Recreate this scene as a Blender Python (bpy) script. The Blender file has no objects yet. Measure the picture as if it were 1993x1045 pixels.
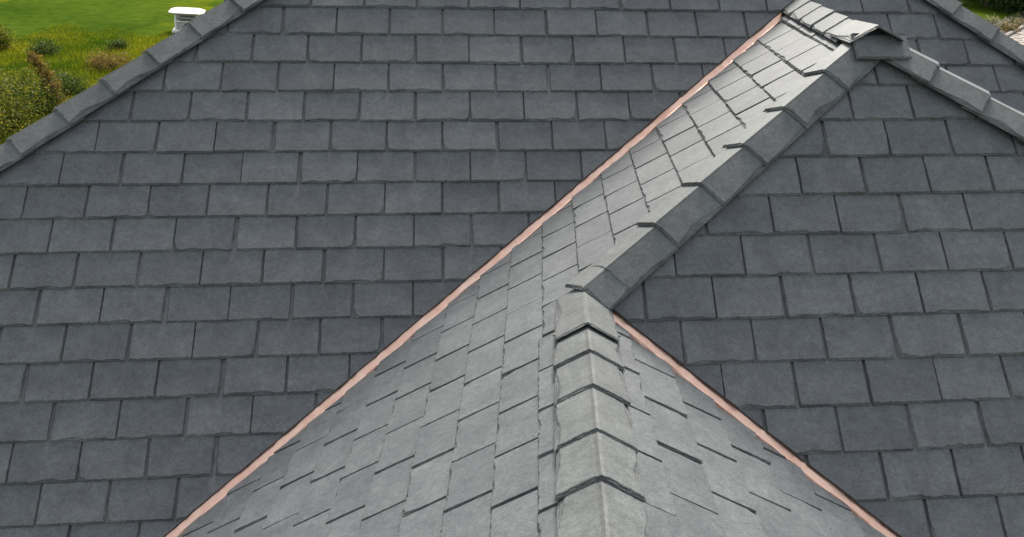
import bpy, bmesh, math, random
import numpy as np
from mathutils import Vector, noise as mnoise
random.seed(7)
S = 0.30                                   # metres per slate width
V = Vector
# ------------------------------------------------------------------ camera, light, exposure
scene = bpy.context.scene
CAM = V((-1.37384, -20.22088, 2.61258)) * S
R_ = V((0.99580921, -0.04998016, 0.07658979)); U_ = V((-0.05207034, 0.37861956, 0.92408653)); F_ = V((0.07518439, 0.92420193, -0.37443036))
cd = bpy.data.cameras.new("camera"); cam = bpy.data.objects.new("camera", cd)
scene.collection.objects.link(cam); scene.camera = cam
from mathutils import Matrix
m = Matrix((R_, U_, -F_)).transposed().to_4x4(); m.translation = CAM
cam.matrix_world = m
cd.sensor_width = 36; cd.lens = 1923.493 / 1993 * 36; cd.clip_start = 0.05; cd.clip_end = 3000
SUN_EL, SUN_AZ = math.radians(42), math.radians(5)      # azimuth from +Y towards +X
w = bpy.data.worlds.new("World"); scene.world = w; w.use_nodes = True
nt = w.node_tree; bg = nt.nodes['Background']
sky = nt.nodes.new('ShaderNodeTexSky'); sky.sky_type = 'NISHITA'; sky.sun_disc = False
sky.sun_elevation = SUN_EL; sky.sun_rotation = SUN_AZ; sky.air_density = 1.0; sky.dust_density = 4.0; sky.ozone_density = 1.0
hs = nt.nodes.new('ShaderNodeHueSaturation'); hs.inputs['Saturation'].default_value = 0.45
nt.links.new(sky.outputs[0], hs.inputs['Color']); mx = nt.nodes.new('ShaderNodeMix'); mx.data_type = 'RGBA'; mx.inputs[0].default_value = .6; mx.inputs[7].default_value = (4.7, 4.88, 5.1, 1)   # thin even cloud
nt.links.new(hs.outputs[0], mx.inputs[6]); nt.links.new(mx.outputs[2], bg.inputs[0]); bg.inputs[1].default_value = 0.11
sd = bpy.data.lights.new("sun", 'SUN'); sd.energy = 3.9; sd.angle = math.radians(18); sd.color = (1, .95, .86)
so = bpy.data.objects.new("sun", sd); scene.collection.objects.link(so)
sdir = V((math.sin(SUN_AZ) * math.cos(SUN_EL), math.cos(SUN_AZ) * math.cos(SUN_EL), math.sin(SUN_EL)))
so.rotation_euler = sdir.to_track_quat('Z', 'Y').to_euler(); so.location = sdir * 60
scene.view_settings.view_transform = 'Standard'; scene.view_settings.look = 'None'
scene.view_settings.exposure = 0.90; scene.view_settings.gamma = 1
# ------------------------------------------------------------------ helpers
COL = scene.collection
def tag(o, label=None, cat=None, group=None, kind=None):
    if label: o['label'] = label
    if cat: o['category'] = cat
    if group: o['group'] = group
    if kind: o['kind'] = kind
    return o
def empty(name, loc):
    o = bpy.data.objects.new(name, None); COL.objects.link(o); o.location = loc; return o
def obj(name, verts, faces, mat, parent=None, smooth=False, origin=None, mats=None):
    base = V(parent['_o']) if parent is not None else V(origin or (0, 0, 0))
    me = bpy.data.meshes.new(name)
    me.from_pydata([tuple(V(v) - base) for v in verts], [], faces)
    if mats: me.polygons.foreach_set('material_index', mats)
    me.validate(); me.update()
    bm_ = bmesh.new(); bm_.from_mesh(me); bmesh.ops.recalc_face_normals(bm_, faces=bm_.faces); bm_.to_mesh(me); bm_.free()
    if smooth: me.polygons.foreach_set('use_smooth', [True] * len(me.polygons))
    o = bpy.data.objects.new(name, me); COL.objects.link(o)
    for mm in (mat if isinstance(mat, (list, tuple)) else [mat]): me.materials.append(mm)
    if parent is not None: o.parent = parent
    else: o.location = base
    return o
class MB:
    def __init__(s): s.v = []; s.f = []; s.m = []
    def add(s, v, f, m=None):
        s.m += list(m) if m else [0] * len(f)
        k = len(s.v); s.v += [tuple(x) for x in v]; s.f += [tuple(i + k for i in q) for q in f]
    def box(s, c, sx, sy, sz, rot=0):
        ca, sa = math.cos(rot), math.sin(rot); vv = []
        for x in (-.5, .5):
            for y in (-.5, .5):
                for z in (0, 1):
                    X, Y = x * sx, y * sy; vv.append((c[0] + X * ca - Y * sa, c[1] + X * sa + Y * ca, c[2] + z * sz))
        s.add(vv, [(0, 1, 3, 2), (4, 6, 7, 5), (0, 4, 5, 1), (2, 3, 7, 6), (0, 2, 6, 4), (1, 5, 7, 3)])
# ------------------------------------------------------------------ materials
def newmat(name):
    mt = bpy.data.materials.new(name); mt.use_nodes = True
    n = mt.node_tree.nodes; return mt, n, mt.node_tree.links, n['Principled BSDF']
def N(n, t, **kw):
    x = n.new(t)
    for k, v in kw.items(): setattr(x, k, v)
    return x
def ramp(n, l, src, a, b, ca, cb):
    r = n.new('ShaderNodeValToRGB'); r.color_ramp.elements[0].position = a; r.color_ramp.elements[1].position = b
    r.color_ramp.elements[0].color = (*ca, 1); r.color_ramp.elements[1].color = (*cb, 1); l.new(src, r.inputs[0]); return r.outputs[0]
def mix(n, l, a, b, fac, mode='MIX'):
    x = n.new('ShaderNodeMix'); x.data_type = 'RGBA'; x.blend_type = mode
    for s, v in ((x.inputs[0], fac), (x.inputs[6], a), (x.inputs[7], b)):
        if hasattr(v, 'links'): l.new(v, s)
        elif isinstance(v, (int, float)): s.default_value = v
        else: s.default_value = (*v, 1)
    return x.outputs[2]
def tex(n, l, scale, detail=4, rough=.55, co=None, dist=0):
    t = n.new('ShaderNodeTexNoise'); t.inputs['Scale'].default_value = scale; t.inputs['Detail'].default_value = detail
    t.inputs['Roughness'].default_value = rough; t.inputs['Distortion'].default_value = dist
    if co is not None: l.new(co, t.inputs['Vector'])
    return t.outputs['Fac']
def slate_mat(name, c0, c1, rough=.5):
    mt, n, l, P = newmat(name)
    tc = n.new('ShaderNodeTexCoord').outputs['Object']
    geo = n.new('ShaderNodeNewGeometry'); rnd = geo.outputs['Random Per Island']
    # per-slate shift of the texture
    sh = N(n, 'ShaderNodeVectorMath', operation='SCALE'); sh.inputs[0].default_value = (37, 21, 53); l.new(rnd, sh.inputs['Scale'])
    ad = N(n, 'ShaderNodeVectorMath', operation='ADD'); l.new(tc, ad.inputs[0]); l.new(sh.outputs[0], ad.inputs[1]); co = ad.outputs[0]
    big = tex(n, l, 7, 4, .6, co); fine = tex(n, l, 170, 3, .75, co); mid = tex(n, l, 38, 5, .65, co, .6)
    c = ramp(n, l, big, .3, .72, c0, c1)
    g = ramp(n, l, fine, .3, .72, (.66, .66, .66), (1.40, 1.40, 1.40)); c = mix(n, l, c, g, .9, 'MULTIPLY')
    g2 = ramp(n, l, mid, .35, .7, (.80, .80, .82), (1.20, 1.20, 1.18)); c = mix(n, l, c, g2, .9, 'MULTIPLY')
    rr = ramp(n, l, rnd, 0, 1, (.89, .895, .90), (1.11, 1.105, 1.10)); c = mix(n, l, c, rr, 1, 'MULTIPLY')
    # pale scratches and lichen flecks
    wv = tex(n, l, 26, 8, .8, co, 2.2); sc = ramp(n, l, wv, .665, .75, (0, 0, 0), (1, 1, 1))
    sep = n.new('ShaderNodeSeparateColor'); l.new(sc, sep.inputs[0])
    ml = N(n, 'ShaderNodeMath', operation='MULTIPLY'); l.new(sep.outputs[0], ml.inputs[0]); ml.inputs[1].default_value = .45
    c = mix(n, l, c, (.30, .31, .30), ml.outputs[0])
    l.new(c, P.inputs['Base Color'])
    rg = N(n, 'ShaderNodeMapRange'); l.new(mid, rg.inputs[0]); rg.inputs[3].default_value = rough - .08; rg.inputs[4].default_value = rough + .12
    l.new(rg.outputs[0], P.inputs['Roughness']); P.inputs['Specular IOR Level'].default_value = .38; P.inputs['IOR'].default_value = 1.5
    # riven surface
    mp = n.new('ShaderNodeMapping'); mp.inputs['Rotation'].default_value = (.3, .2, .9); mp.inputs['Scale'].default_value = (1, 2.2, 1.4); l.new(co, mp.inputs[0])
    cl = tex(n, l, 22, 7, .62, mp.outputs[0], .8)
    b1 = n.new('ShaderNodeBump'); b1.inputs['Strength'].default_value = .26; b1.inputs['Distance'].default_value = .006; l.new(cl, b1.inputs['Height'])
    b2 = n.new('ShaderNodeBump'); b2.inputs['Strength'].default_value = .35; b2.inputs['Distance'].default_value = .0015; l.new(fine, b2.inputs['Height']); l.new(b1.outputs[0], b2.inputs['Normal'])
    l.new(b2.outputs[0], P.inputs['Normal'])
    return mt
M_SLATE = slate_mat('slate', (.087, .094, .101), (.129, .138, .144), .58)
M_EDGE = slate_mat('riven_slate_edge', (.056, .061, .064), (.148, .156, .155), .6)
M_CAP = slate_mat('cap_slate', (.091, .098, .099), (.134, .143, .142), .56)
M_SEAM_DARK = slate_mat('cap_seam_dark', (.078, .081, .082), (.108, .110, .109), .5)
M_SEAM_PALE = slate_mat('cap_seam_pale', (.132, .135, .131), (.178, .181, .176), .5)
def copper_mat():
    mt, n, l, P = newmat('copper'); tc = n.new('ShaderNodeTexCoord').outputs['Object']
    a = tex(n, l, 9, 5, .6, tc, .5); b = tex(n, l, 60, 4, .6, tc)
    c = ramp(n, l, a, .35, .75, (.94, .66, .53), (.80, .48, .36)); d = ramp(n, l, b, .62, .72, (1, 1, 1), (.72, .55, .5)); c = mix(n, l, c, d, .5, 'MULTIPLY')
    l.new(c, P.inputs['Base Color']); P.inputs['Metallic'].default_value = 1
    rg = N(n, 'ShaderNodeMapRange'); l.new(a, rg.inputs[0]); rg.inputs[3].default_value = .25; rg.inputs[4].default_value = .48; l.new(rg.outputs[0], P.inputs['Roughness'])
    bp = n.new('ShaderNodeBump'); bp.inputs['Strength'].default_value = .10; bp.inputs['Distance'].default_value = .003; l.new(tex(n, l, 14, 3, .5, tc), bp.inputs['Height']); l.new(bp.outputs[0], P.inputs['Normal'])
    return mt
M_COPPER = copper_mat()
def plain(name, c0, c1, scale=20, rough=.8, bump=.2, dist=.005, metal=0):
    mt, n, l, P = newmat(name); tc = n.new('ShaderNodeTexCoord').outputs['Object']
    a = tex(n, l, scale, 5, .6, tc); l.new(ramp(n, l, a, .3, .7, c0, c1), P.inputs['Base Color'])
    P.inputs['Roughness'].default_value = rough; P.inputs['Metallic'].default_value = metal
    bp = n.new('ShaderNodeBump'); bp.inputs['Strength'].default_value = bump; bp.inputs['Distance'].default_value = dist; l.new(a, bp.inputs['Height']); l.new(bp.outputs[0], P.inputs['Normal'])
    return mt
M_WALL = plain('render_wall', (.42, .39, .34), (.50, .47, .42), 6)
M_WHITE = plain('white_paint', (.78, .78, .76), (.84, .84, .82), 5, .45, .05)
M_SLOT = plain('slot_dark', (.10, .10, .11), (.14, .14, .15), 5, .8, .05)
M_GREY = plain('grey_paint', (.36, .36, .37), (.44, .44, .44), 5, .6, .05)
M_NAIL = plain('nail_steel', (.20, .19, .18), (.28, .27, .25), 80, .45, .1, .001, .6)
# ------------------------------------------------------------------ roof geometry (slate-width units)
def fr(o, u, v, n, E, W): return dict(o=V(o), u=V(u).normalized(), v=V(v).normalized(), n=V(n).normalized(), E=E, W=W)
def mkframe(o, yaw, tilt, pit, base, E, W):
    b = base + yaw; u = V((math.cos(b), math.sin(b), 0)); h = V((-u.y, u.x, 0))
    v = -(h * math.cos(pit) + V((0, 0, math.sin(pit)))); u = u * math.cos(tilt) + V((0, 0, math.sin(tilt)))
    n = v.cross(u).normalized(); return dict(o=V(o), u=u, v=v, n=n, E=E, W=W)
FRAMES = {'A': fr((0, 0, 0), (0.9967, 0.0638, 0.0510), (0.0459, -0.7172, -0.6953), (0.0078, -0.6958, 0.7182), .6506, 1.0299),
          'B': fr((4.4878, -5.8399, -1.1130), (0.9969, 0.0551, 0.0560), (0.0397, -0.7186, -0.6943), (-0.0020, -0.6949, 0.7191), .6506, 1.0196),
          'D': fr((0.7406, 0.0001, -3.3321), (-0.0779, -0.9969, 0.0069), (-0.7961, 0.0622, -0.6020), (-0.5997, 0.0524, 0.7985), .6409, .9854),
          'E': fr((0.9939, 0, -2.7095), (0.0362, 0.9991, 0.0229), (0.8820, -0.0319, -0.4702), (0.4691, -0.0372, 0.8824), .6563, .954)}
P_BDE = V((0.6886, -7.6469, -2.8695)); P0 = V((5.6702, -4.0344, .6350)) - V((0.70346, 0.51013, 0.49488)) * .28
D_DB = V((0.70346, 0.51013, 0.49488)); D_AD = V((-0.70075, -0.51618, -0.49245)); P_AD = V((2.22331, -2.12124, -2.07933))
D_BE = V((0.78008, -0.45100, -0.43367)); P_BE = P_BDE.copy()
D_DE = V((0.08370, 0.99649, -0.00250))
D_R1 = -FRAMES['D']['u']
BF_DIR = (V((7.7780, -5.2898, -.5723)) - P0).normalized()
A = FRAMES['A']
def onA(p, h): return V(p) - A['n'] * h
L1, L2 = onA((-8.98128, -2.91779, -2.52016), .15), onA((-5.59127, -0.42982, -0.14668), .15)
R1, R2 = onA((9.28444, .56463, .65476), .15), onA((10.47854, -.12222, -.02369), .15)
D_LA = (L2 - L1).normalized(); D_RA = (R1 - R2).normalized()         # both point uphill
# ridge of the hipped wing meets the main slope
t_ = -((P0 - A['o']).dot(A['n'])) / D_R1.dot(A['n']); Q = P0 + D_R1 * t_
def plane_frame(P, d1, d2, eave_up_hint, E, W):
    n = d1.cross(d2).normalized()
    if n.z < 0: n = -n
    v = V((n.x, n.y, 0)); v = (v - n * v.dot(n)).normalized()
    u = n.cross(v).normalized(); return dict(o=V(P), u=u, v=v, n=n, E=E, W=W)
FRAMES['F'] = plane_frame(P0, D_R1, BF_DIR, None, .65, 1.0)
D_AF = A['n'].cross(FRAMES['F']['n']).normalized()
if D_AF.z > 0: D_AF = -D_AF
FRAMES['G'] = plane_frame(L1, D_LA, D_R1, None, .65, 1.0)
FRAMES['H'] = plane_frame(R1, D_RA, D_R1, None, .65, 1.0)
JT = -2.3                                    # main ridge, courses above the reference
RIDGE_P = A['o'] + A['v'] * (JT * A['E'])
FRAMES['K'] = plane_frame(RIDGE_P, A['u'], V((0, .72, -.69)), None, .65, 1.0)
T = .041
def n1(k, amp, f=3.0):
    ph = random.uniform(0, 999); return [amp * (mnoise.noise(V((ph + i * f * .11, ph * .37, 0))) + .5 * mnoise.noise(V((ph + i * f * .29, 5, ph))) + .35 * random.uniform(-1, 1)) for i in range(k)]
def slate(F, a0, a1, b1, E, nb=30, ns=13, detail=True, blen=2.05):
    """one riven slate: closed slab with stepped, chipped lower and side edges"""
    b0 = b1 - blen * E; wd = a1 - a0
    if wd < .12: nb = 8
    jr = random.uniform(-.006, .006)
    ledge = random.random() < .4
    ib = [.024 + abs(x) for x in n1(nb, .020, 8)]
    if ledge:
        c, wq, am = random.uniform(.25, .75), random.uniform(.18, .4), random.uniform(.016, .034)
        for i in range(nb):
            s = i / (nb - 1); ib[i] += am * math.exp(-((s - c) / wq) ** 2) + .012 * math.sin(s * 14 + c * 9)
    sl, sr = random.choice([(.006, .022), (.022, .006), (.010, .010), (.034, .008), (.008, .034)])
    il = [sl * (.5 + .5 * i / (ns - 1)) + abs(x) for i, x in enumerate(n1(ns, .009, 6))]
    ir = [sr * (.5 + .5 * i / (ns - 1)) + abs(x) for i, x in enumerate(n1(ns, .009, 6))]
    if random.random() < .3:                      # broken corner
        k = random.randint(2, 4); am = random.uniform(.02, .05)
        if random.random() < .5:
            for i in range(k): il[-1 - i] += am * (1 - i / k); ib[i] += am * (1 - i / k)
        else:
            for i in range(k): ir[-1 - i] += am * (1 - i / k); ib[-1 - i] += am * (1 - i / k)
    o_b = [abs(x) * .35 for x in n1(nb, .012)]; o_l = [abs(x) * .5 for x in n1(ns, .008)]; o_r = [abs(x) * .5 for x in n1(ns, .008)]
    m1b, m1l, m1r = n1(nb, .016, 6), n1(ns, .010, 5), n1(ns, .010, 5)
    hj = random.uniform(-.004, .007); th = T * random.uniform(.92, 1.12); ang = random.uniform(-.004, .004)
    rings = [(0, 0, 0), (.22, .05, .6), (.27, .30, 1), (.50, .36, -1), (.55, .66, -.8), (.80, .72, .8), (1, 1, 0)]
    tb = [0] + [ (k / (ns - 1)) for k in range(1, ns)]
    # side samples: crowd into the exposed part
    sb = [0.0] + [1 - 1.12 / blen * (1 - (k - 1) / (ns - 2)) for k in range(1, ns)]
    verts = []
    for hh, f, mm in rings:
        def hgt(b): return -(T / E) * (b1 - b) + hj + hh * th
        L_ = [o_l[k] + f * il[k] + mm * m1l[k] for k in range(ns)]; R2_ = [o_r[k] + f * ir[k] + mm * m1r[k] for k in range(ns)]
        B_ = [o_b[k] + f * ib[k] + mm * m1b[k] for k in range(nb)]
        pts = []
        for k in range(ns):
            b = b0 + (b1 - B_[0] - b0) * sb[k]; pts.append((a0 + max(0, L_[k]), b))
        aL, aR = a0 + max(0, L_[-1]), a1 - max(0, R2_[-1])
        for k in range(1, nb - 1): pts.append((aL + (aR - aL) * k / (nb - 1), b1 - B_[k] + jr * k / nb))
        for k in reversed(range(ns)):
            b = b0 + (b1 - B_[-1] - b0) * sb[k]; pts.append((a1 - max(0, R2_[k]), b))
        for a, b in pts:
            aa = a + (b - b1) * ang; h = hgt(b)
            verts.append(F['o'] + F['u'] * aa + F['v'] * b + F['n'] * h)
    n_ = ns * 2 + nb - 2; faces = []
    for r in range(len(rings) - 1):
        for k in range(n_):
            k2 = (k + 1) % n_; faces.append((r * n_ + k, r * n_ + k2, (r + 1) * n_ + k2, (r + 1) * n_ + k))
    ms = [1] * len(faces) + [0, 0]
    faces.append(tuple(range((len(rings) - 1) * n_, len(rings) * n_))); faces.append(tuple(reversed(range(n_))))
    return verts, faces, ms
def clip(verts, faces, cuts, ms=None):
    """cuts: list of (point, outward normal); returns trimmed, capped solid or None"""
    need = []
    for co, no in cuts:
        d = [(v - co).dot(no) for v in verts]
        if min(d) > -.02: return None
        if max(d) > 0: need.append((co, no))
    ms = ms or [0] * len(faces)
    if not need: return verts, faces, ms
    bm = bmesh.new(); vs = [bm.verts.new(v) for v in verts]
    for f, mi in zip(faces, ms): bm.faces.new([vs[i] for i in f]).material_index = mi
    for co, no in need:
        g = bmesh.ops.bisect_plane(bm, geom=bm.verts[:] + bm.edges[:] + bm.faces[:], plane_co=co, plane_no=no, clear_outer=True)
        if not bm.faces: bm.free(); return None
        be = [e for e in bm.edges if e.is_boundary]
        if be:
            try:
                for nf in bmesh.ops.edgenet_fill(bm, edges=be)['faces']: nf.material_index = 0
            except Exception: pass
    bm.verts.index_update(); v = [x.co.copy() for x in bm.verts]; f = [tuple(q.index for q in p.verts) for p in bm.faces]; mo = [p.material_index for p in bm.faces]; bm.free()
    return v, f, mo
def cutter(P, d, F, inside, off):
    no = d.cross(F['n']).normalized()
    if (inside - P).dot(no) > 0: no = -no
    return (P - no * off, no)
house = empty('house', V((0, 0, -30 * S))); house['_o'] = tuple(V((0, 0, -30 * S)))
tag(house, 'house with dark grey slate roof, copper valleys and capped hips', 'house')
def slope(key, courses, offs, umin, umax, cutf, label=None, detail=True):
    F = FRAMES[key]; E, W = F['E'], F['W']; mb = MB()
    for j in courses:
        off = offs(j); k0 = math.floor(umin - off) ; k = k0
        while k + off < umax:
            g = .009 + random.uniform(-.003, .006)
            jl = random.uniform(-.012, .012)
            a0, a1 = (k + off) * W + g + jl, (k + off + 1) * W - g + random.uniform(-.006, .006) + jl * .6
            b1 = j * E + random.uniform(-.005, .005)
            if key == 'D' and j == 0 and k + off > 7.5: b1 += .06
            c = F['o'] + F['u'] * (a0 + a1) / 2 + F['v'] * (b1 - E * .5)
            cuts = cutf(c, F)
            if cuts is not None:
                vf = slate(F, a0, a1, b1, E)
                if cuts: vf = clip(vf[0], vf[1], cuts, vf[2])
                if vf: mb.add([v * S for v in vf[0]], vf[1], vf[2])
            k += 1
    o = obj('roof_slope', mb.v, mb.f, [M_SLATE, M_EDGE], house, mats=mb.m)
    if label: o['label'] = label
    return o
# cut rules -----------------------------------------------------------------
VW_A, VW_D = .145, .060                      # copper left bare on each side of a valley
inA = V((-5, -3, -3)); inD = V((0, -6, -4)); inB = V((5, -7, -2.5)); inE = V((2, -11, -3.3))
cAD_A = cutter(P_AD, D_AD, A, inA, VW_A); cAL = cutter(L1, D_LA, A, inA, .01); cAR = cutter(R1, D_RA, A, inA, .01)
cAF_A = cutter(Q, D_AF, A, Q + A['u'] * 3, VW_A)
cTop = (RIDGE_P + A['v'] * .02, -A['v'])
def cutA(c, F):
    base = [cAL, cAR, cTop]
    if (c - Q).dot(A['v']) > -.3:
        if c.x < Q.x: return base + [cAD_A]
        return base + [cAF_A]
    return base
slope('A', range(-2, 19), lambda j: 0 if j % 2 == 0 else .5, -16, 21, cutA, 'broad main roof slope of dark slates behind the copper valley')
FD = FRAMES['D']
cAD_D = cutter(P_AD, D_AD, FD, inD, VW_D); cDB = cutter(P0, D_DB, FD, inD, .01); cDE_D = cutter(P_BDE, D_DE, FD, inD, .01)
cR1_D = cutter(P0, D_R1, FD, inD, .01); FRONT = -15.2
cFrontD = (V((0, FRONT, 0)), V((0, -1, 0)))
DOFF = {-9: -.022, -8: .603, -7: .181, -6: .863, -5: .358, -4: 0, -3: .58, -2: .139, -1: .775, 0: .343, 1: .872, 2: .473, 3: .074, 4: .676}
def doff(j): return DOFF.get(j, (.676 - .4 * (j - 4)) % 1 if j > 4 else (.978 + .4 * (j + 9)) % 1)
def cutD(c, F):
    s = [cAD_D, cFrontD, cR1_D]
    return s + ([cDB] if c.y > P_BDE.y else [cDE_D])
slope('D', range(-12, 14), doff, -6, 17, cutD, 'light grey slate slope between the long copper valley and the front ridge')
FB = FRAMES['B']; FE = FRAMES['E']; FF = FRAMES['F']
cDB_B = cutter(P0, D_DB, FB, inB, .01); cBF = cutter(P0, BF_DIR, FB, inB, .01); cBE_B = cutter(P_BE, D_BE, FB, inB, VW_A - .01)
slope('B', range(-5, 15), lambda j: 0 if j % 2 == 0 else .5, -7, 14, lambda c, F: [cDB_B, cBF, cBE_B], 'dark slate hip end at the right of the copper valley')
cBE_E = cutter(P_BE, D_BE, FE, inE, .105); cDE_E = cutter(P_BDE, D_DE, FE, inE, .01)
EOFF = {1: .296, 2: .814, 3: .339}
T = .054
slope('E', range(0, 13), lambda j: EOFF.get(j, (.339 + .5 * (j - 3)) % 1), -18, -5, lambda c, F: [cBE_E, cDE_E, cFrontD], 'narrow pale slate slope right of the front ridge')
T = .041
cAF_F = cutter(Q, D_AF, FF, P0 + V((2, 1, -1)), VW_D); cBF_F = cutter(P0, BF_DIR, FF, P0 + V((2, 1, -1)), .01); cR1_F = cutter(P0, D_R1, FF, P0 + V((2, 1, -1)), .01)
slope('F', range(1, 22), lambda j: .5 * (j % 2), -14, 14, lambda c, F: [cAF_F, cBF_F, cR1_F])
FG, FH, FK = FRAMES['G'], FRAMES['H'], FRAMES['K']
TOPL = None
def meet(P, d):                               # where a hip reaches the main ridge height
    t = (RIDGE_P - P).dot(A['v']) / d.dot(A['v']); return P + d * t
TL, TR = meet(L1, D_LA), meet(R1, D_RA)
cG = cutter(L1, D_LA, FG, TL + FG['v'] * 3 + V((0, 6, 0)), .01); cH = cutter(R1, D_RA, FH, TR + FH['v'] * 3 + V((0, 6, 0)), .01)
def rng(F, P, lo, hi): b = (P - F['o']).dot(F['v']) / F['E']; return range(int(b) + lo, int(b) + hi)
def ucen(F, P): return (P - F['o']).dot(F['u']) / F['W']
slope('G', rng(FG, TL, 0, 14), lambda j: .5 * (j % 2), ucen(FG, TL) - 12, ucen(FG, TL) + 12, lambda c, F: [cG, (V((0, 9, 0)), V((0, 1, 0)))])
slope('H', rng(FH, TR, 0, 14), lambda j: .5 * (j % 2), ucen(FH, TR) - 12, ucen(FH, TR) + 12, lambda c, F: [cH, (V((0, 9, 0)), V((0, 1, 0)))])
slope('K', range(1, 10), lambda j: .5 * (j % 2), -14, 14, lambda c, F: [(TL, V((-1, 0, 0))), (TR, V((1, 0, 0))), (TL, A['u'].cross(FK['n']) if A['u'].cross(FK['n']).z > 0 else -A['u'].cross(FK['n']))])
# ------------------------------------------------------------------ hip and ridge caps
def cap(P, d, nL, nR, wd=.46, L=1.35, lift=.07, h0=.07, th=.04, flat=.07, name='hip_cap', seam_w=.010, seam=(2, 2), taper=.035):
    """folded slate cap; lower end at P, d points downhill; nL / nR: normals of the two slopes it covers"""
    up = (nL + nR).normalized()
    wings = []
    for n_, other in ((nL, nR), (nR, nL)):
        wdir = d.cross(n_).normalized()
        if wdir.dot(other) > wdir.dot(n_): wdir = wdir
        if wdir.dot(up) > 0: wdir = -wdir
        wdir = (wdir + up * flat).normalized(); nn = wdir.cross(d).normalized()
        if nn.dot(up) < 0: nn = -nn
        wings.append((wdir, nn))
    bb = seam_w
    def fold(q, h):
        if abs(q) > 1e-6:
            w_, n_ = wings[0 if q < 0 else 1]; return w_ * abs(q) + n_ * h
        return up * (h / max(.5, wings[0][1].dot(up)))
    ns, nb = 22, 15                                # long edge samples, samples per wing on the end
    def ins(k, base, amp, ledge):
        x = [base + abs(y) for y in n1(k, amp)]
        if ledge:
            c, q, a = random.uniform(.2, .8), random.uniform(.15, .35), ledge
            x = [y + a * math.exp(-((i / (k - 1) - c) / q) ** 2) for i, y in enumerate(x)]
        return x
    il, ir = ins(ns, .022, .020, random.uniform(.04, .10)), ins(ns, .022, .020, random.uniform(.04, .10))
    ib = ins(2 * nb + 3, .030, .024, random.choice([0, .02, .03]))
    mid = [nb, nb + 1, nb + 2]
    for k in mid: ib[k] = .02
    ml, mr, m_b = n1(ns, .010), n1(ns, .010), n1(2 * nb + 3, .010)
    rings = [(0, 0, 0), (.22, .05, .6), (.27, .30, 1), (.50, .36, -1), (.55, .66, -.8), (.80, .72, .8), (1, 1, 0)]
    qs = [-1 + (1 - bb / wd) * k / (nb) for k in range(nb)] + [-bb / wd, 0, bb / wd] + [1 - (1 - bb / wd) * (nb - 1 - k) / nb for k in range(nb)]
    NBT = len(qs); verts = []; n_ = None
    for hh, f, mm in rings:
        pts = []
        top = [(-L, q * wd) for q in (0, -bb / wd)]
        for k in range(ns):
            s = -L + (L - f * ib[0] ) * k / (ns - 1); pts.append((s, -wd + f * il[k] + mm * ml[k] - taper * (k / (ns - 1))))
        ql, qr = -wd + f * il[-1] + mm * ml[-1] - taper, wd - f * ir[-1] - mm * mr[-1] + taper
        for k in range(1, NBT - 1):
            q = qs[k]; qq = q * wd if k in mid else (q * (-ql) if q < 0 else q * qr)
            pts.append((-f * ib[k] - (mm * m_b[k] if k not in mid else 0), qq))
        for k in reversed(range(ns)):
            s = -L + (L - f * ib[-1]) * k / (ns - 1); pts.append((s, wd - f * ir[k] - mm * mr[k] + taper * (k / (ns - 1))))
        pts += [(-L, bb), (-L, 0), (-L, -bb)]
        n_ = len(pts)
        for s, q in pts:
            base = P + d * s + up * (h0 + lift * (1 + s / L)); verts.append(base + fold(q, hh * th))
    faces = []
    for r in range(len(rings) - 1):
        for k in range(n_):
            k2 = (k + 1) % n_; faces.append((r * n_ + k, r * n_ + k2, (r + 1) * n_ + k2, (r + 1) * n_ + k))
    cm = [1] * len(faces)
    iL = ns - 1 + nb; iM = iL + 1; iR = iL + 2
    tR, tM, tL = n_ - 3, n_ - 2, n_ - 1
    for o_, rev in (((len(rings) - 1) * n_, False), (0, True)):
        polys = [list(range(0, iL + 1)) + [tL], [iL, iM, tM, tL], [iM, iR, tR, tM], list(range(iR, tR + 1))]
        for p in polys:
            p = [o_ + i for i in p]; faces.append(tuple(reversed(p)) if rev else tuple(p))
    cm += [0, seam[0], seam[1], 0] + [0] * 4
    return obj(name, [v * S for v in verts], faces, [M_CAP, M_EDGE, M_SEAM_DARK, M_SEAM_PALE], house, mats=cm)
def jit(): return V((random.uniform(-.008, .008), random.uniform(-.008, .008), random.uniform(-.004, .004)))
# hip between the light slope and the hip end
Ph = V((3.56303, -5.56246, -0.84737))
for t in (-3.62, -2.57, -1.56, -.56, .44, 1.48):
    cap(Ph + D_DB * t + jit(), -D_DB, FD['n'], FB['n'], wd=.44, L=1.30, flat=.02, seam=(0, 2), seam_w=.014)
cap(Ph + D_DB * 2.50, -D_DB, FD['n'], FB['n'], wd=.42, L=.42, h0=.05)
cap(P_BDE + D_DB * .02, -D_DB, FD['n'], FB['n'], wd=.44, L=1.2)['label'] = 'lowest hip cap, its end resting over the head of the front ridge'
# hip right of the hip end
for t in (1.17, 2.08, 3.0, 3.95, 4.9, 5.85, 6.8, 7.75, 8.7, 9.65, 10.6, 11.55, 12.5):
    cap(P0 + BF_DIR * t + jit(), BF_DIR, FB['n'], FF['n'], wd=.42, L=1.22, flat=.12)
# main slope hips
tl = [0, 1, 2, 3, 4, 5]
for k in range(-6, 7):
    p = L1 + D_LA * (k * .967) + jit()
    if (TL - p).dot(D_LA) > -.3: cap(p, -D_LA, A['n'], FG['n'], wd=.42, L=1.26, flat=.09)
for k in range(-13, 6):
    p = R1 + D_RA * (k * .93) + jit()
    if (TR - p).dot(D_RA) > -.3: cap(p, -D_RA, A['n'], FH['n'], wd=.42, L=1.22, flat=.09)
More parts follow.
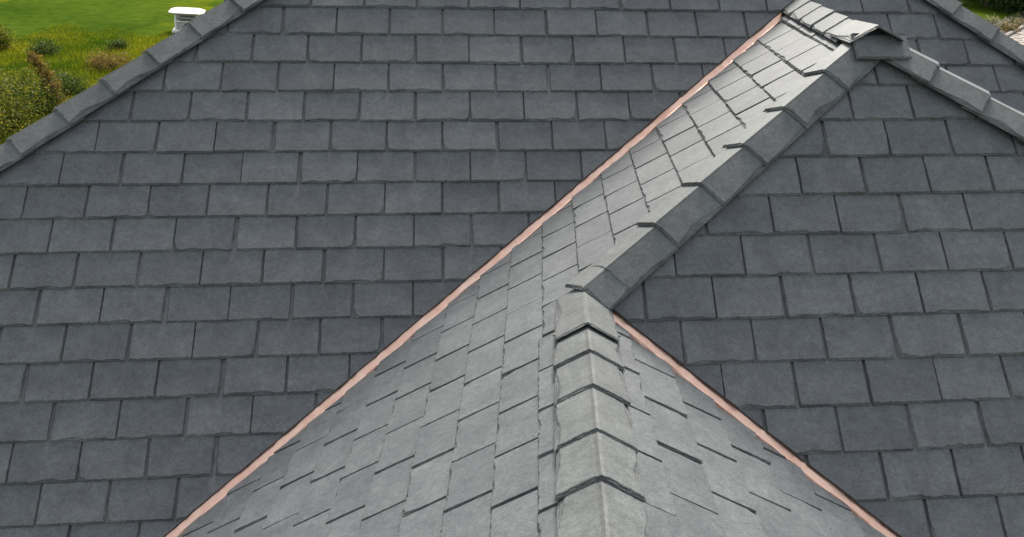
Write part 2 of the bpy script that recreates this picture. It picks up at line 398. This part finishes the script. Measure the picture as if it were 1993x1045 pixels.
# front ridge (runs towards the camera)
for t in (-1.95, -2.82, -3.78, -4.66, -5.74, -6.66, -7.5):
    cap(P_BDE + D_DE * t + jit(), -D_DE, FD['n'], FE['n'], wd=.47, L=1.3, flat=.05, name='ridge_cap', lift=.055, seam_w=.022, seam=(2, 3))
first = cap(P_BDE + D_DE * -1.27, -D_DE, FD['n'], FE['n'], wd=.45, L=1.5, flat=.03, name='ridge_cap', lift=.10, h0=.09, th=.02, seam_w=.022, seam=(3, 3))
first['label'] = 'topmost front ridge cap, smooth and held down by two nails'
# upper short ridge
for k, t in enumerate((.0, .80, 1.66, 2.52, 3.38, 4.24, 5.1)):
    cap(P0 + D_R1 * t + jit() - D_R1 * .34, -D_R1, FD['n'], FF['n'], wd=.46, L=1.3, flat=(.05 if k == 0 else -.01), name='ridge_cap', lift=(.09 if k == 0 else .04), h0=(.13 if k == 0 else .09), th=.036)
# main ridge
t = 0
while (TL + A['u'] * t).x < TR.x - .5:
    cap(TL + A['u'] * (t + .5), -A['u'], A['n'], FK['n'], wd=.42, L=1.2, name='ridge_cap'); t += .93
# saddle slate closing the head of the two hips
def saddle():
    F = FB; c = P0 - F['o']; a = c.dot(F['u']); b = c.dot(F['v'])
    F2 = dict(F); F2['o'] = F['o'] + F['n'] * .19
    v, f, ms = slate(F2, a - .50, a + .42, b + .60, .46, blen=1.0)
    return obj('saddle_slate', [x * S for x in v], f, [M_SLATE, M_EDGE], house, mats=ms)
sad = saddle()
def nail(P, n, parent, r=.022):
    mb = MB(); e1 = n.orthogonal().normalized(); e2 = n.cross(e1)
    for (h, rr) in ((0, r), (.014, r), (.024, r * .6)):
        for k in range(10): mb.v.append(tuple((P + n * h + (e1 * math.cos(k * .6283) + e2 * math.sin(k * .6283)) * rr) * S))
    for q in range(2):
        for k in range(10): mb.f.append((q * 10 + k, q * 10 + (k + 1) % 10, q * 10 + 10 + (k + 1) % 10, q * 10 + 10 + k))
    mb.f.append(tuple(range(20, 30))); mb.f.append(tuple(range(9, -1, -1)))
    hp = V(house['_o']); me_o = obj('nail_head', [V(v) - V((0, 0, 0)) for v in mb.v], mb.f, M_NAIL, house); me_o.parent = parent
    return me_o
def nail_on_cap(par, P, d, nn, q, s, hgt): 
    wdir = d.cross(nn).normalized()
    if wdir.z > 0: wdir = -wdir
    nail(P + d * s + wdir * q + nn * hgt, nn, par)
Pf = P_BDE + D_DE * -1.27
nail_on_cap(first, Pf, -D_DE, FD['n'], .36, -.09, .205); nail_on_cap(first, Pf, -D_DE, FE['n'], .36, -.09, .205)
nail(P0 + FB['u'] * .24 + FB['v'] * .20 + FB['n'] * .205, FB['n'], sad, .02)
# ------------------------------------------------------------------ copper valleys
def valley(P, d, F1, F2, s0, s1, wa, wb, hl=-.05):
    """F1 side gets the wide bare strip; strips dive under the slates on both sides"""
    dirs = []
    for F, other in ((F1, F2), (F2, F1)):
        x = d.cross(F['n']).normalized()
        if x.z < 0: x = -x
        dirs.append(x)
    prof = [(0, wa + .35, -.13), (0, wa + .03, -.045), (0, wa + .010, -.048), (0, wa - .004, -.044), (0, wa - .010, -.036), (0, wa - .03, -.036), (0, .022, -.036), (0, .012, .006), (0, .002, .016), (1, .004, .014), (1, .014, -.034), (1, wb + .05, -.050), (1, wb + .4, -.13)]
    ns = int((s1 - s0) / .12); vs = []; fs = []
    F_ = (F1, F2)
    for k in range(ns + 1):
        s = s0 + (s1 - s0) * k / ns
        for i, (sd_, q, h) in enumerate(prof):
            wob = .006 * mnoise.noise(V((s * 1.7, i * .4, 3))) + .004 * mnoise.noise(V((s * 6, i, 9)))
            vs.append(P + d * s + dirs[sd_] * (q + (wob if 0 < i < 12 else 0)) + F_[sd_]['n'] * (h + wob))
    m_ = len(prof)
    for k in range(ns):
        for i in range(m_ - 1): fs.append((k * m_ + i, k * m_ + i + 1, (k + 1) * m_ + i + 1, (k + 1) * m_ + i))
    o = obj('valley_flashing', [v * S for v in vs], fs, M_COPPER, house)
    md = o.modifiers.new('thickness', 'SOLIDIFY'); md.thickness = .003; md.offset = -1
    return o
tQ = (Q - P_AD).dot(D_AD)
valley(P_AD, D_AD, A, FD, tQ, 16, VW_A, VW_D + .02)['label'] = 'long copper valley on the left'
valley(P_BE, D_BE, FB, FE, .1, 12.5, VW_A - .01, .12)['label'] = 'short copper valley on the right'
valley(Q, D_AF, A, FF, 0, 14, VW_A, VW_D)['label'] = 'copper valley mostly hidden behind the upper ridge'
# ------------------------------------------------------------------ walls under the eaves
GZ = -7.6                                                  # ground level (m)
def wall_poly(pts, ztop):
    v = []; n_ = len(pts)
    for x, y in pts: v.append((x * S, y * S, GZ - .1))
    for x, y in pts: v.append((x * S, y * S, ztop * S))
    f = [(i, (i + 1) % n_, n_ + (i + 1) % n_, n_ + i) for i in range(n_)] + [tuple(range(n_, 2 * n_))]
    obj('wall', v, f, M_WALL, house)
wall_poly([(-12, -7.2), (14, -7.2), (14, 10), (-12, 10)], -8.6)
wall_poly([(-4.2, -14.8), (5.2, -14.8), (5.2, -7.3), (-4.2, -7.3)], -8.7)

# ------------------------------------------------------------------ grounds
def gz(x, y):                                  # the site falls gently from right to left
    r = math.hypot(x, y)
    return GZ + .062 * max(-60, min(60, x)) * min(1, r / 20) + (.5 * mnoise.noise(V((x * .02, y * .02, 0))) + .14 * mnoise.noise(V((x * .09, y * .09, 4)))) * min(1, max(0, (r - 12) / 30))
def gp(px, py):
    d = R_ * ((px - 996.5) / 1923.493) + U_ * (-(py - 522.5) / 1923.493) + F_
    z = GZ
    for _ in range(12): p = CAM + d * ((z - CAM.z) / d.z); z = .5 * z + .5 * gz(p.x, p.y)
    return p
def lawn_mat():
    mt, n, l, P = newmat('lawn'); tc = n.new('ShaderNodeTexCoord').outputs['Object']
    a = tex(n, l, .045, 4, .55, tc, 1.2); b = tex(n, l, 1.6, 6, .7, tc); c_ = tex(n, l, 14, 4, .7, tc)
    c = ramp(n, l, a, .38, .62, (.030, .062, .007), (.080, .122, .013))
    y = ramp(n, l, tex(n, l, .10, 5, .6, tc, .8), .56, .68, (0, 0, 0), (1, 1, 1)); sp = n.new('ShaderNodeSeparateColor'); l.new(y, sp.inputs[0])
    c = mix(n, l, c, (.14, .15, .008), sp.outputs[0])
    g = ramp(n, l, b, .3, .75, (.62, .66, .6), (1.35, 1.3, 1.3)); c = mix(n, l, c, g, .9, 'MULTIPLY')
    g = ramp(n, l, c_, .3, .75, (.7, .7, .7), (1.3, 1.3, 1.3)); c = mix(n, l, c, g, .9, 'MULTIPLY')
    l.new(c, P.inputs['Base Color']); P.inputs['Roughness'].default_value = 1; P.inputs['Specular IOR Level'].default_value = 0
    bp = n.new('ShaderNodeBump'); bp.inputs['Strength'].default_value = .8; bp.inputs['Distance'].default_value = .15; l.new(b, bp.inputs['Height']); l.new(bp.outputs[0], P.inputs['Normal'])
    return mt
def ground():
    vs = []; fs = []; xs = [-1500, -700, -300, -180] + list(range(-150, 151, 6)) + [180, 300, 700, 1500]; ys = [-1500, -500, -100, -40] + list(range(-30, 200, 6)) + [240, 320, 500, 900, 1600]
    for y in ys:
        for x in xs:
            vs.append((x, y, gz(x, y)))
    W_ = len(xs)
    for j in range(len(ys) - 1):
        for i in range(W_ - 1): fs.append((j * W_ + i, j * W_ + i + 1, (j + 1) * W_ + i + 1, (j + 1) * W_ + i))
    o = obj('ground', vs, fs, lawn_mat(), smooth=True); tag(o, kind='structure'); return o
ground()
def leaf_mat(name, ca, cb, cc=None, rough=.6):
    mt, n, l, P = newmat(name); geo = n.new('ShaderNodeNewGeometry'); rnd = geo.outputs['Random Per Island']
    r = n.new('ShaderNodeValToRGB'); e = r.color_ramp.elements; e[0].color = (*ca, 1); e[1].color = (*(cc or cb), 1); k = e.new(.6); k.color = (*cb, 1)
    l.new(rnd, r.inputs[0]); l.new(r.outputs[0], P.inputs['Base Color']); P.inputs['Roughness'].default_value = rough
    P.inputs['Specular IOR Level'].default_value = .2
    tr = n.new('ShaderNodeBsdfTranslucent'); l.new(r.outputs[0], tr.inputs[0]); ms = n.new('ShaderNodeMixShader'); ms.inputs[0].default_value = .45
    l.new(P.outputs[0], ms.inputs[1]); l.new(tr.outputs[0], ms.inputs[2]); l.new(ms.outputs[0], n['Material Output'].inputs[0])
    return mt
def leafq(mb, p, size, asp=.5, up=.3):
    a = V((random.gauss(0, 1), random.gauss(0, 1), random.gauss(0, 1) + up)).normalized(); b = a.orthogonal().normalized()
    b.rotate(Matrix.Rotation(random.uniform(0, 6.28), 3, a)); s = size * random.uniform(.6, 1.3)
    q = [p, p + a * s * .5 + b * s * asp * .5, p + a * s, p + a * s * .5 - b * s * asp * .5]; mb.add(q, [(0, 1, 2, 3)])
def tube(mb, p0, p1, r0, r1, k=6):
    d = (p1 - p0).normalized(); e1 = d.orthogonal().normalized(); e2 = d.cross(e1); v = []
    for p, r in ((p0, r0), (p1, r1)):
        for i in range(k): v.append(p + (e1 * math.cos(i * 6.2832 / k) + e2 * math.sin(i * 6.2832 / k)) * r)
    mb.add(v, [(i, (i + 1) % k, k + (i + 1) % k, k + i) for i in range(k)])
M_BARK = plain('bark', (.06, .045, .03), (.11, .085, .06), 12, .9, .5, .02)
M_GOLD = leaf_mat('goldenrod', (.045, .075, .010), (.11, .13, .014), (.27, .23, .02))
M_BUSH = leaf_mat('bush_leaf', (.028, .058, .010), (.058, .095, .014), (.13, .15, .022))
M_RUST = leaf_mat('rust_leaf', (.10, .09, .02), (.20, .13, .03), (.30, .20, .05))
M_DARK = leaf_mat('dark_leaf', (.018, .045, .014), (.040, .085, .022), (.075, .14, .03))
M_DRY = leaf_mat('dry_leaf', (.12, .10, .05), (.28, .25, .15), (.42, .40, .27))
def shrub(x, y, r, h, n_, mat, label, group=None, lsize=.13, name='shrub', stems=6, spiky=0.0):
    z = gz(x, y); root = empty(name, V((x, y, z))); root['_o'] = (x, y, z); tag(root, label, name.replace('_', ' '), group)
    st = MB(); lf = MB(); cl = []
    for k in range(stems):
        a = random.uniform(0, 6.28); rr = r * random.uniform(.15, .8); tip = V((x + math.cos(a) * rr, y + math.sin(a) * rr, z + h * random.uniform(.55, 1)))
        mid = V((x + math.cos(a) * rr * .4, y + math.sin(a) * rr * .4, z + h * .4)); tube(st, V((x, y, z - .05)), mid, .03, .02); tube(st, mid, tip, .02, .006)
        cl += [tip.lerp(mid, q) for q in (0, .3, .65)] + [mid]
    for k in range(n_):
        c = random.choice(cl); sg = r * .24
        p = c + V((random.gauss(0, sg), random.gauss(0, sg), random.gauss(0, sg * (1 + spiky))))
        if p.z < z: p.z = z + random.uniform(0, .1)
        leafq(lf, p, lsize)
    obj('stem', st.v, st.f, M_BARK, root); obj('foliage', lf.v, lf.f, mat, root); return root
# big goldenrod shrubs at the left edge
SH = [(-30, 300, 1.6, 1.5, 'yellow green shrub at the far left edge, lowest by the roof hip', M_GOLD), (28, 272, 1.5, 1.4, 'dense yellow green shrub left of the rusty plant, near the roof hip', M_GOLD),
      (66, 238, 1.2, 1.1, 'olive shrub at the foot of the rusty leaning plant', M_BUSH), (10, 225, 1.4, 1.3, 'bright yellow flowering shrub at the left edge, beside the rusty plant', M_GOLD),
      (125, 190, 1.1, .6, 'low green shrub right of the rusty leaning plant', M_BUSH), (-45, 240, 1.4, 1.3, 'wide golden shrub cut by the left picture edge', M_GOLD),
      (205, 140, 1.0, .4, 'small reddish green bush against the roof hip', M_RUST), (232, 106, .6, .45, 'low dark green bush in the meadow nearest the roof hip', M_BUSH),
      (2, 100, 1.0, .9, 'small golden bush alone at the upper left edge', M_GOLD), (92, 112, .9, .4, 'flat dark green bush in the middle of the meadow', M_BUSH)]
for px, py, r, h, lab, mt in SH:
    g = gp(px, py); shrub(g.x, g.y, r, h, int(5200 * r), mt, lab, None, .095)
g = gp(118, 236); z = gz(g.x, g.y)
root = empty('tall_weed', V((g.x, g.y, z))); root['_o'] = (g.x, g.y, z); tag(root, 'tall rusty brown plant leaning left above the shrubs', 'tall weed')
st = MB(); lf = MB(); pts = [V((g.x, g.y, z)), V((g.x - .08, g.y, z + .8)), V((g.x - .35, g.y + .1, z + 1.55)), V((g.x - .85, g.y + .2, z + 2.2))]
for a, b in zip(pts, pts[1:]): tube(st, a, b, .035, .02)
for k in range(2600):
    q = random.random() * 3; i = min(2, int(q)); c = pts[i].lerp(pts[i + 1], q - i); sg = .16 * (1.15 - q / 3.4) + .04
    leafq(lf, c + V((random.gauss(0, sg), random.gauss(0, sg), random.gauss(0, sg))), .09)
obj('stem', st.v, st.f, M_BARK, root); obj('foliage', lf.v, lf.f, M_RUST, root)
# rough meadow grass
def meadow():
    mb = MB(); pn = [gp(-120, 330), gp(330, 150), gp(560, 40), gp(420, 8), gp(-150, 60)]
    def blade(x, y, z, h, lean):
        a = random.uniform(0, 6.28); dx, dy = math.cos(a), math.sin(a); w_ = .018 + .012 * random.random(); b = random.uniform(0, 6.28); ex, ey = math.cos(b) * w_, math.sin(b) * w_
        tx, ty = x + dx * lean, y + dy * lean
        mb.add([(x - ex, y - ey, z), (x + ex, y + ey, z), (tx, ty, z + h)], [(0, 1, 2)])
    cnt = 0
    while cnt < 60000:
        px = random.uniform(-60, 420) if cnt < 42000 else random.uniform(-500, -60); py = random.uniform(40, 330)
        if py > 352 - .62 * px + 25 or random.random() > (py / 150) ** 1.3 + .25: continue
        g_ = gp(px, py); nz = mnoise.noise(V((g_.x * .12, g_.y * .12, 0)))
        edge = 58 + 26 * mnoise.noise(V((px * .012, 0, 0)))
        if py < edge: continue
        z = gz(g_.x, g_.y); hh = min(1, .25 + (py - edge) / 60) * (.22 + .35 * max(0, nz + .25)) * random.uniform(.5, 1.3)
        for q in range(3): blade(g_.x + random.gauss(0, .09), g_.y + random.gauss(0, .09), z, hh * random.uniform(.6, 1.1), hh * random.uniform(.1, .5))
        cnt += 1
    mt, n, l, P = newmat('meadow_grass'); tc = n.new('ShaderNodeTexCoord').outputs['Object']; geo = n.new('ShaderNodeNewGeometry')
    a = tex(n, l, .14, 5, .65, tc, .8); c = ramp(n, l, a, .36, .66, (.060, .115, .006), (.25, .245, .014))
    rr = ramp(n, l, geo.outputs['Random Per Island'], 0, 1, (.55, .6, .5), (1.5, 1.4, 1.3)); c = mix(n, l, c, rr, 1, 'MULTIPLY'); l.new(c, P.inputs['Base Color']); P.inputs['Roughness'].default_value = .8; P.inputs['Specular IOR Level'].default_value = .15
    tr = n.new('ShaderNodeBsdfTranslucent'); l.new(c, tr.inputs[0]); ms = n.new('ShaderNodeMixShader'); ms.inputs[0].default_value = .5
    l.new(P.outputs[0], ms.inputs[1]); l.new(tr.outputs[0], ms.inputs[2]); l.new(ms.outputs[0], n['Material Output'].inputs[0])
    tag(obj('meadow_grass', mb.v, mb.f, mt), 'rough tall meadow grass between the lawn and the roof hip', 'grass', kind='stuff')
meadow()
# white louvred structure on the meadow
g = gp(366, 60); z = gz(g.x, g.y); dist = (g - CAM).length; k_ = dist / 1923.5 * 1.04
root = empty('vent_hut', V((g.x, g.y, z))); root['_o'] = (g.x, g.y, z); tag(root, 'small white louvred hut with wide flat cap on the meadow behind the roof hip', 'hut')
rz = math.radians(8)
def rb(mb, cx_, cy_, cz_, sx, sy, sz): mb.box((g.x + (cx_ * math.cos(rz) - cy_ * math.sin(rz)) * k_, g.y + (cx_ * math.sin(rz) + cy_ * math.cos(rz)) * k_, z + cz_ * k_ * .82), sx * k_, sy * k_, sz * k_ * .82, rz)
mb = MB(); rb(mb, 0, 0, 3, 38, 36, 34); obj('body', mb.v, mb.f, M_GREY, root)
mb = MB(); rb(mb, 0, 0, -1, 48, 46, 4); rb(mb, 0, 0, 3.01, 43, 41, 2.2); obj('base', mb.v, mb.f, M_WHITE, root)
mb = MB(); oc = []
for zz, rr in ((36, 19), (38.5, 27), (41, 29), (44.5, 22)):
    for sx, sy in ((-1, -.72), (-.72, -1), (.72, -1), (1, -.72), (1, .72), (.72, 1), (-.72, 1), (-1, .72)):
        X, Y = sx * rr, sy * rr * .95; mb.v.append((g.x + (X * math.cos(rz) - Y * math.sin(rz)) * k_, g.y + (X * math.sin(rz) + Y * math.cos(rz)) * k_, z + zz * k_ * .82))
for q in range(3):
    for i in range(8): mb.f.append((q * 8 + i, q * 8 + (i + 1) % 8, q * 8 + 8 + (i + 1) % 8, q * 8 + 8 + i))
mb.f.append(tuple(range(24, 32))); mb.f.append(tuple(range(7, -1, -1))); obj('roof_cap', mb.v, mb.f, M_WHITE, root)
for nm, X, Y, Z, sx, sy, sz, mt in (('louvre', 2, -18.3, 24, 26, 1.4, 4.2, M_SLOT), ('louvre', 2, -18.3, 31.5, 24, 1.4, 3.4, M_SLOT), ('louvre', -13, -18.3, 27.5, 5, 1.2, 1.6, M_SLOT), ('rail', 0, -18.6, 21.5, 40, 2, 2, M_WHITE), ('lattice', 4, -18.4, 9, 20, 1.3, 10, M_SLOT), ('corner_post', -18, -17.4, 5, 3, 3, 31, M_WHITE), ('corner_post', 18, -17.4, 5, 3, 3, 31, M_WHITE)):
    mb = MB(); rb(mb, X, Y, Z, sx, sy, sz)
    if nm == 'lattice':
        mb2 = mb; par = obj(nm, mb.v, mb.f, mt, root); mb = MB()
        for i in range(9): rb(mb, -5 + i * 2.3, -19.2, 9, .6, .6, 10)
        for i in range(4): rb(mb, 4, -19.8, 10 + i * 2.6, 20, .5, .6)
        o = obj('slats', mb.v, mb.f, M_WHITE, root); o.parent = par; continue
    obj(nm, mb.v, mb.f, mt, root)
# trees and planting bed beyond the right hip
def tree(px, py, r, h, n_, mat, label, group=None):
    g = gp(px, py); x, y = g.x, g.y; z = gz(x, y); root = empty('tree', V((x, y, z))); root['_o'] = (x, y, z); tag(root, label, 'tree', group)
    tk = MB(); tube(tk, V((x, y, z - .1)), V((x + .1, y, z + h * .45)), .22, .15, 8); tips = []
    for k in range(16):
        a = random.uniform(0, 6.28); b0 = V((x + .1, y, z + h * random.uniform(.2, .45))); tp = V((x + math.cos(a) * r * random.uniform(.3, .9), y + math.sin(a) * r * random.uniform(.3, .9), z + h * random.uniform(.06, 1)))
        tube(tk, b0, tp, .08, .02); tips += [tp, tp.lerp(b0, .35)]
    lf = MB()
    for k in range(n_):
        c = random.choice(tips); sg = r * .2; p = c + V((random.gauss(0, sg), random.gauss(0, sg), random.gauss(0, sg)))
        if p.z < z: p.z = z + .1
        leafq(lf, p, .22)
    obj('trunk', tk.v, tk.f, M_BARK, root); obj('crown', lf.v, lf.f, mat, root)

tree(1888, 2, 2.4, 4.2, 9000, M_DARK, 'low dark bushy tree, leftmost of the group beyond the right hip', 'trees beyond the right hip')
tree(1920, 12, 3.0, 5.2, 12000, M_DARK, 'dark leafy tree just right of the lit grass strip beyond the right hip', 'trees beyond the right hip')
tree(1962, 22, 2.4, 5.0, 9000, M_DARK, 'dark middle tree behind the planting bed beyond the right hip', 'trees beyond the right hip')
tree(2012, 30, 2.6, 5.4, 8000, M_DARK, 'dark tree cut by the right picture edge behind the patio', 'trees beyond the right hip')
# paved patio with kerb and planting bed
def patio():
    c = gp(1962, 74); k = gp(1997, 55); u = (k - c); u.z = 0; u.normalize(); v = V((u.y, -u.x, 0))
    if (gp(1985, 105) - c).dot(v) < 0: v = -v
    mb = MB(); row = 0; b = .0
    while b < 9:
        hb = .34 * random.uniform(.85, 1.15); a = -6 + random.uniform(0, .4)
        while a < 12:
            wa = random.uniform(.38, .7); p = c + u * (a + wa / 2) + v * (b + hb / 2)
            z = gz(p.x, p.y) + random.uniform(.05, .065); g_ = .012; q = []
            for x, y, ins in ((-1, -1, 0), (1, -1, 0), (1, 1, 0), (-1, 1, 0)):
                q.append((x * (wa / 2 - g_), y * (hb / 2 - g_)))
            vb = [p.xy.to_3d() + u * x + v * y + V((0, 0, z - .12)) for x, y in q]; vt = [p.xy.to_3d() + u * (x * .97) + v * (y * .96) + V((0, 0, z)) for x, y in q]
            mb.add(vb + vt, [(0, 1, 5, 4), (1, 2, 6, 5), (2, 3, 7, 6), (3, 0, 4, 7), (4, 5, 6, 7)]); a += wa
        b += hb
    mt, n, l, P = newmat('paving'); tc = n.new('ShaderNodeTexCoord').outputs['Object']; geo = n.new('ShaderNodeNewGeometry')
    cc = ramp(n, l, tex(n, l, 8, 6, .65, tc), .3, .7, (.27, .235, .21), (.40, .36, .325)); rr = ramp(n, l, geo.outputs['Random Per Island'], 0, 1, (.85, .84, .84), (1.15, 1.12, 1.1)); cc = mix(n, l, cc, rr, 1, 'MULTIPLY'); l.new(cc, P.inputs['Base Color']); P.inputs['Roughness'].default_value = .75
    tag(obj('patio', mb.v, mb.f, mt), kind='structure')
    mk = plain('kerb_stone', (.24, .21, .185), (.34, .30, .27), 14, .85, .4, .01)
    mb = MB(); a = -6
    while a < 12:
        wa = random.uniform(.45, .7); p = c + u * (a + wa / 2) - v * .12; mb.box((p.x, p.y, gz(p.x, p.y) - .05), wa - .015, .2, .24, math.atan2(u.y, u.x)); a += wa
    tag(obj('kerb', mb.v, mb.f, mk), kind='structure')
    ms = plain('soil', (.035, .028, .02), (.075, .058, .04), 9, .95, .6, .03)
    vs = []; fs = []
    for i in range(19):
        for j in range(5):
            p = c + u * (-6 + i) - v * (.24 + j * .45); vs.append((p.x, p.y, gz(p.x, p.y) + .06 + (.05 if 0 < j < 4 else -.1)))
    for i in range(18):
        for j in range(4): fs.append((i * 5 + j, i * 5 + j + 1, i * 5 + j + 6, i * 5 + j + 5))
    tag(obj('soil_bed', vs, fs, ms, smooth=True), kind='structure')
    labs = ['pale dry plant at the left end of the planting bed by the hip', 'small leafy plant with pale leaves in the planting bed behind the kerb', 'brown dried plant in the bed above the patio corner', 'low plant with yellowing leaves in the bed at the right picture edge', 'straggly tan plant at the back of the planting bed']
    for i, (px, py) in enumerate(((1928, 52), (1952, 60), (1966, 66), (1985, 54), (1974, 48))):
        g_ = gp(px, py); shrub(g_.x, g_.y, .45, .5, 260, [M_DRY, M_DRY, M_RUST, M_DRY, M_BUSH][i], labs[i], None, .12, 'bed_plant', 5)
patio()
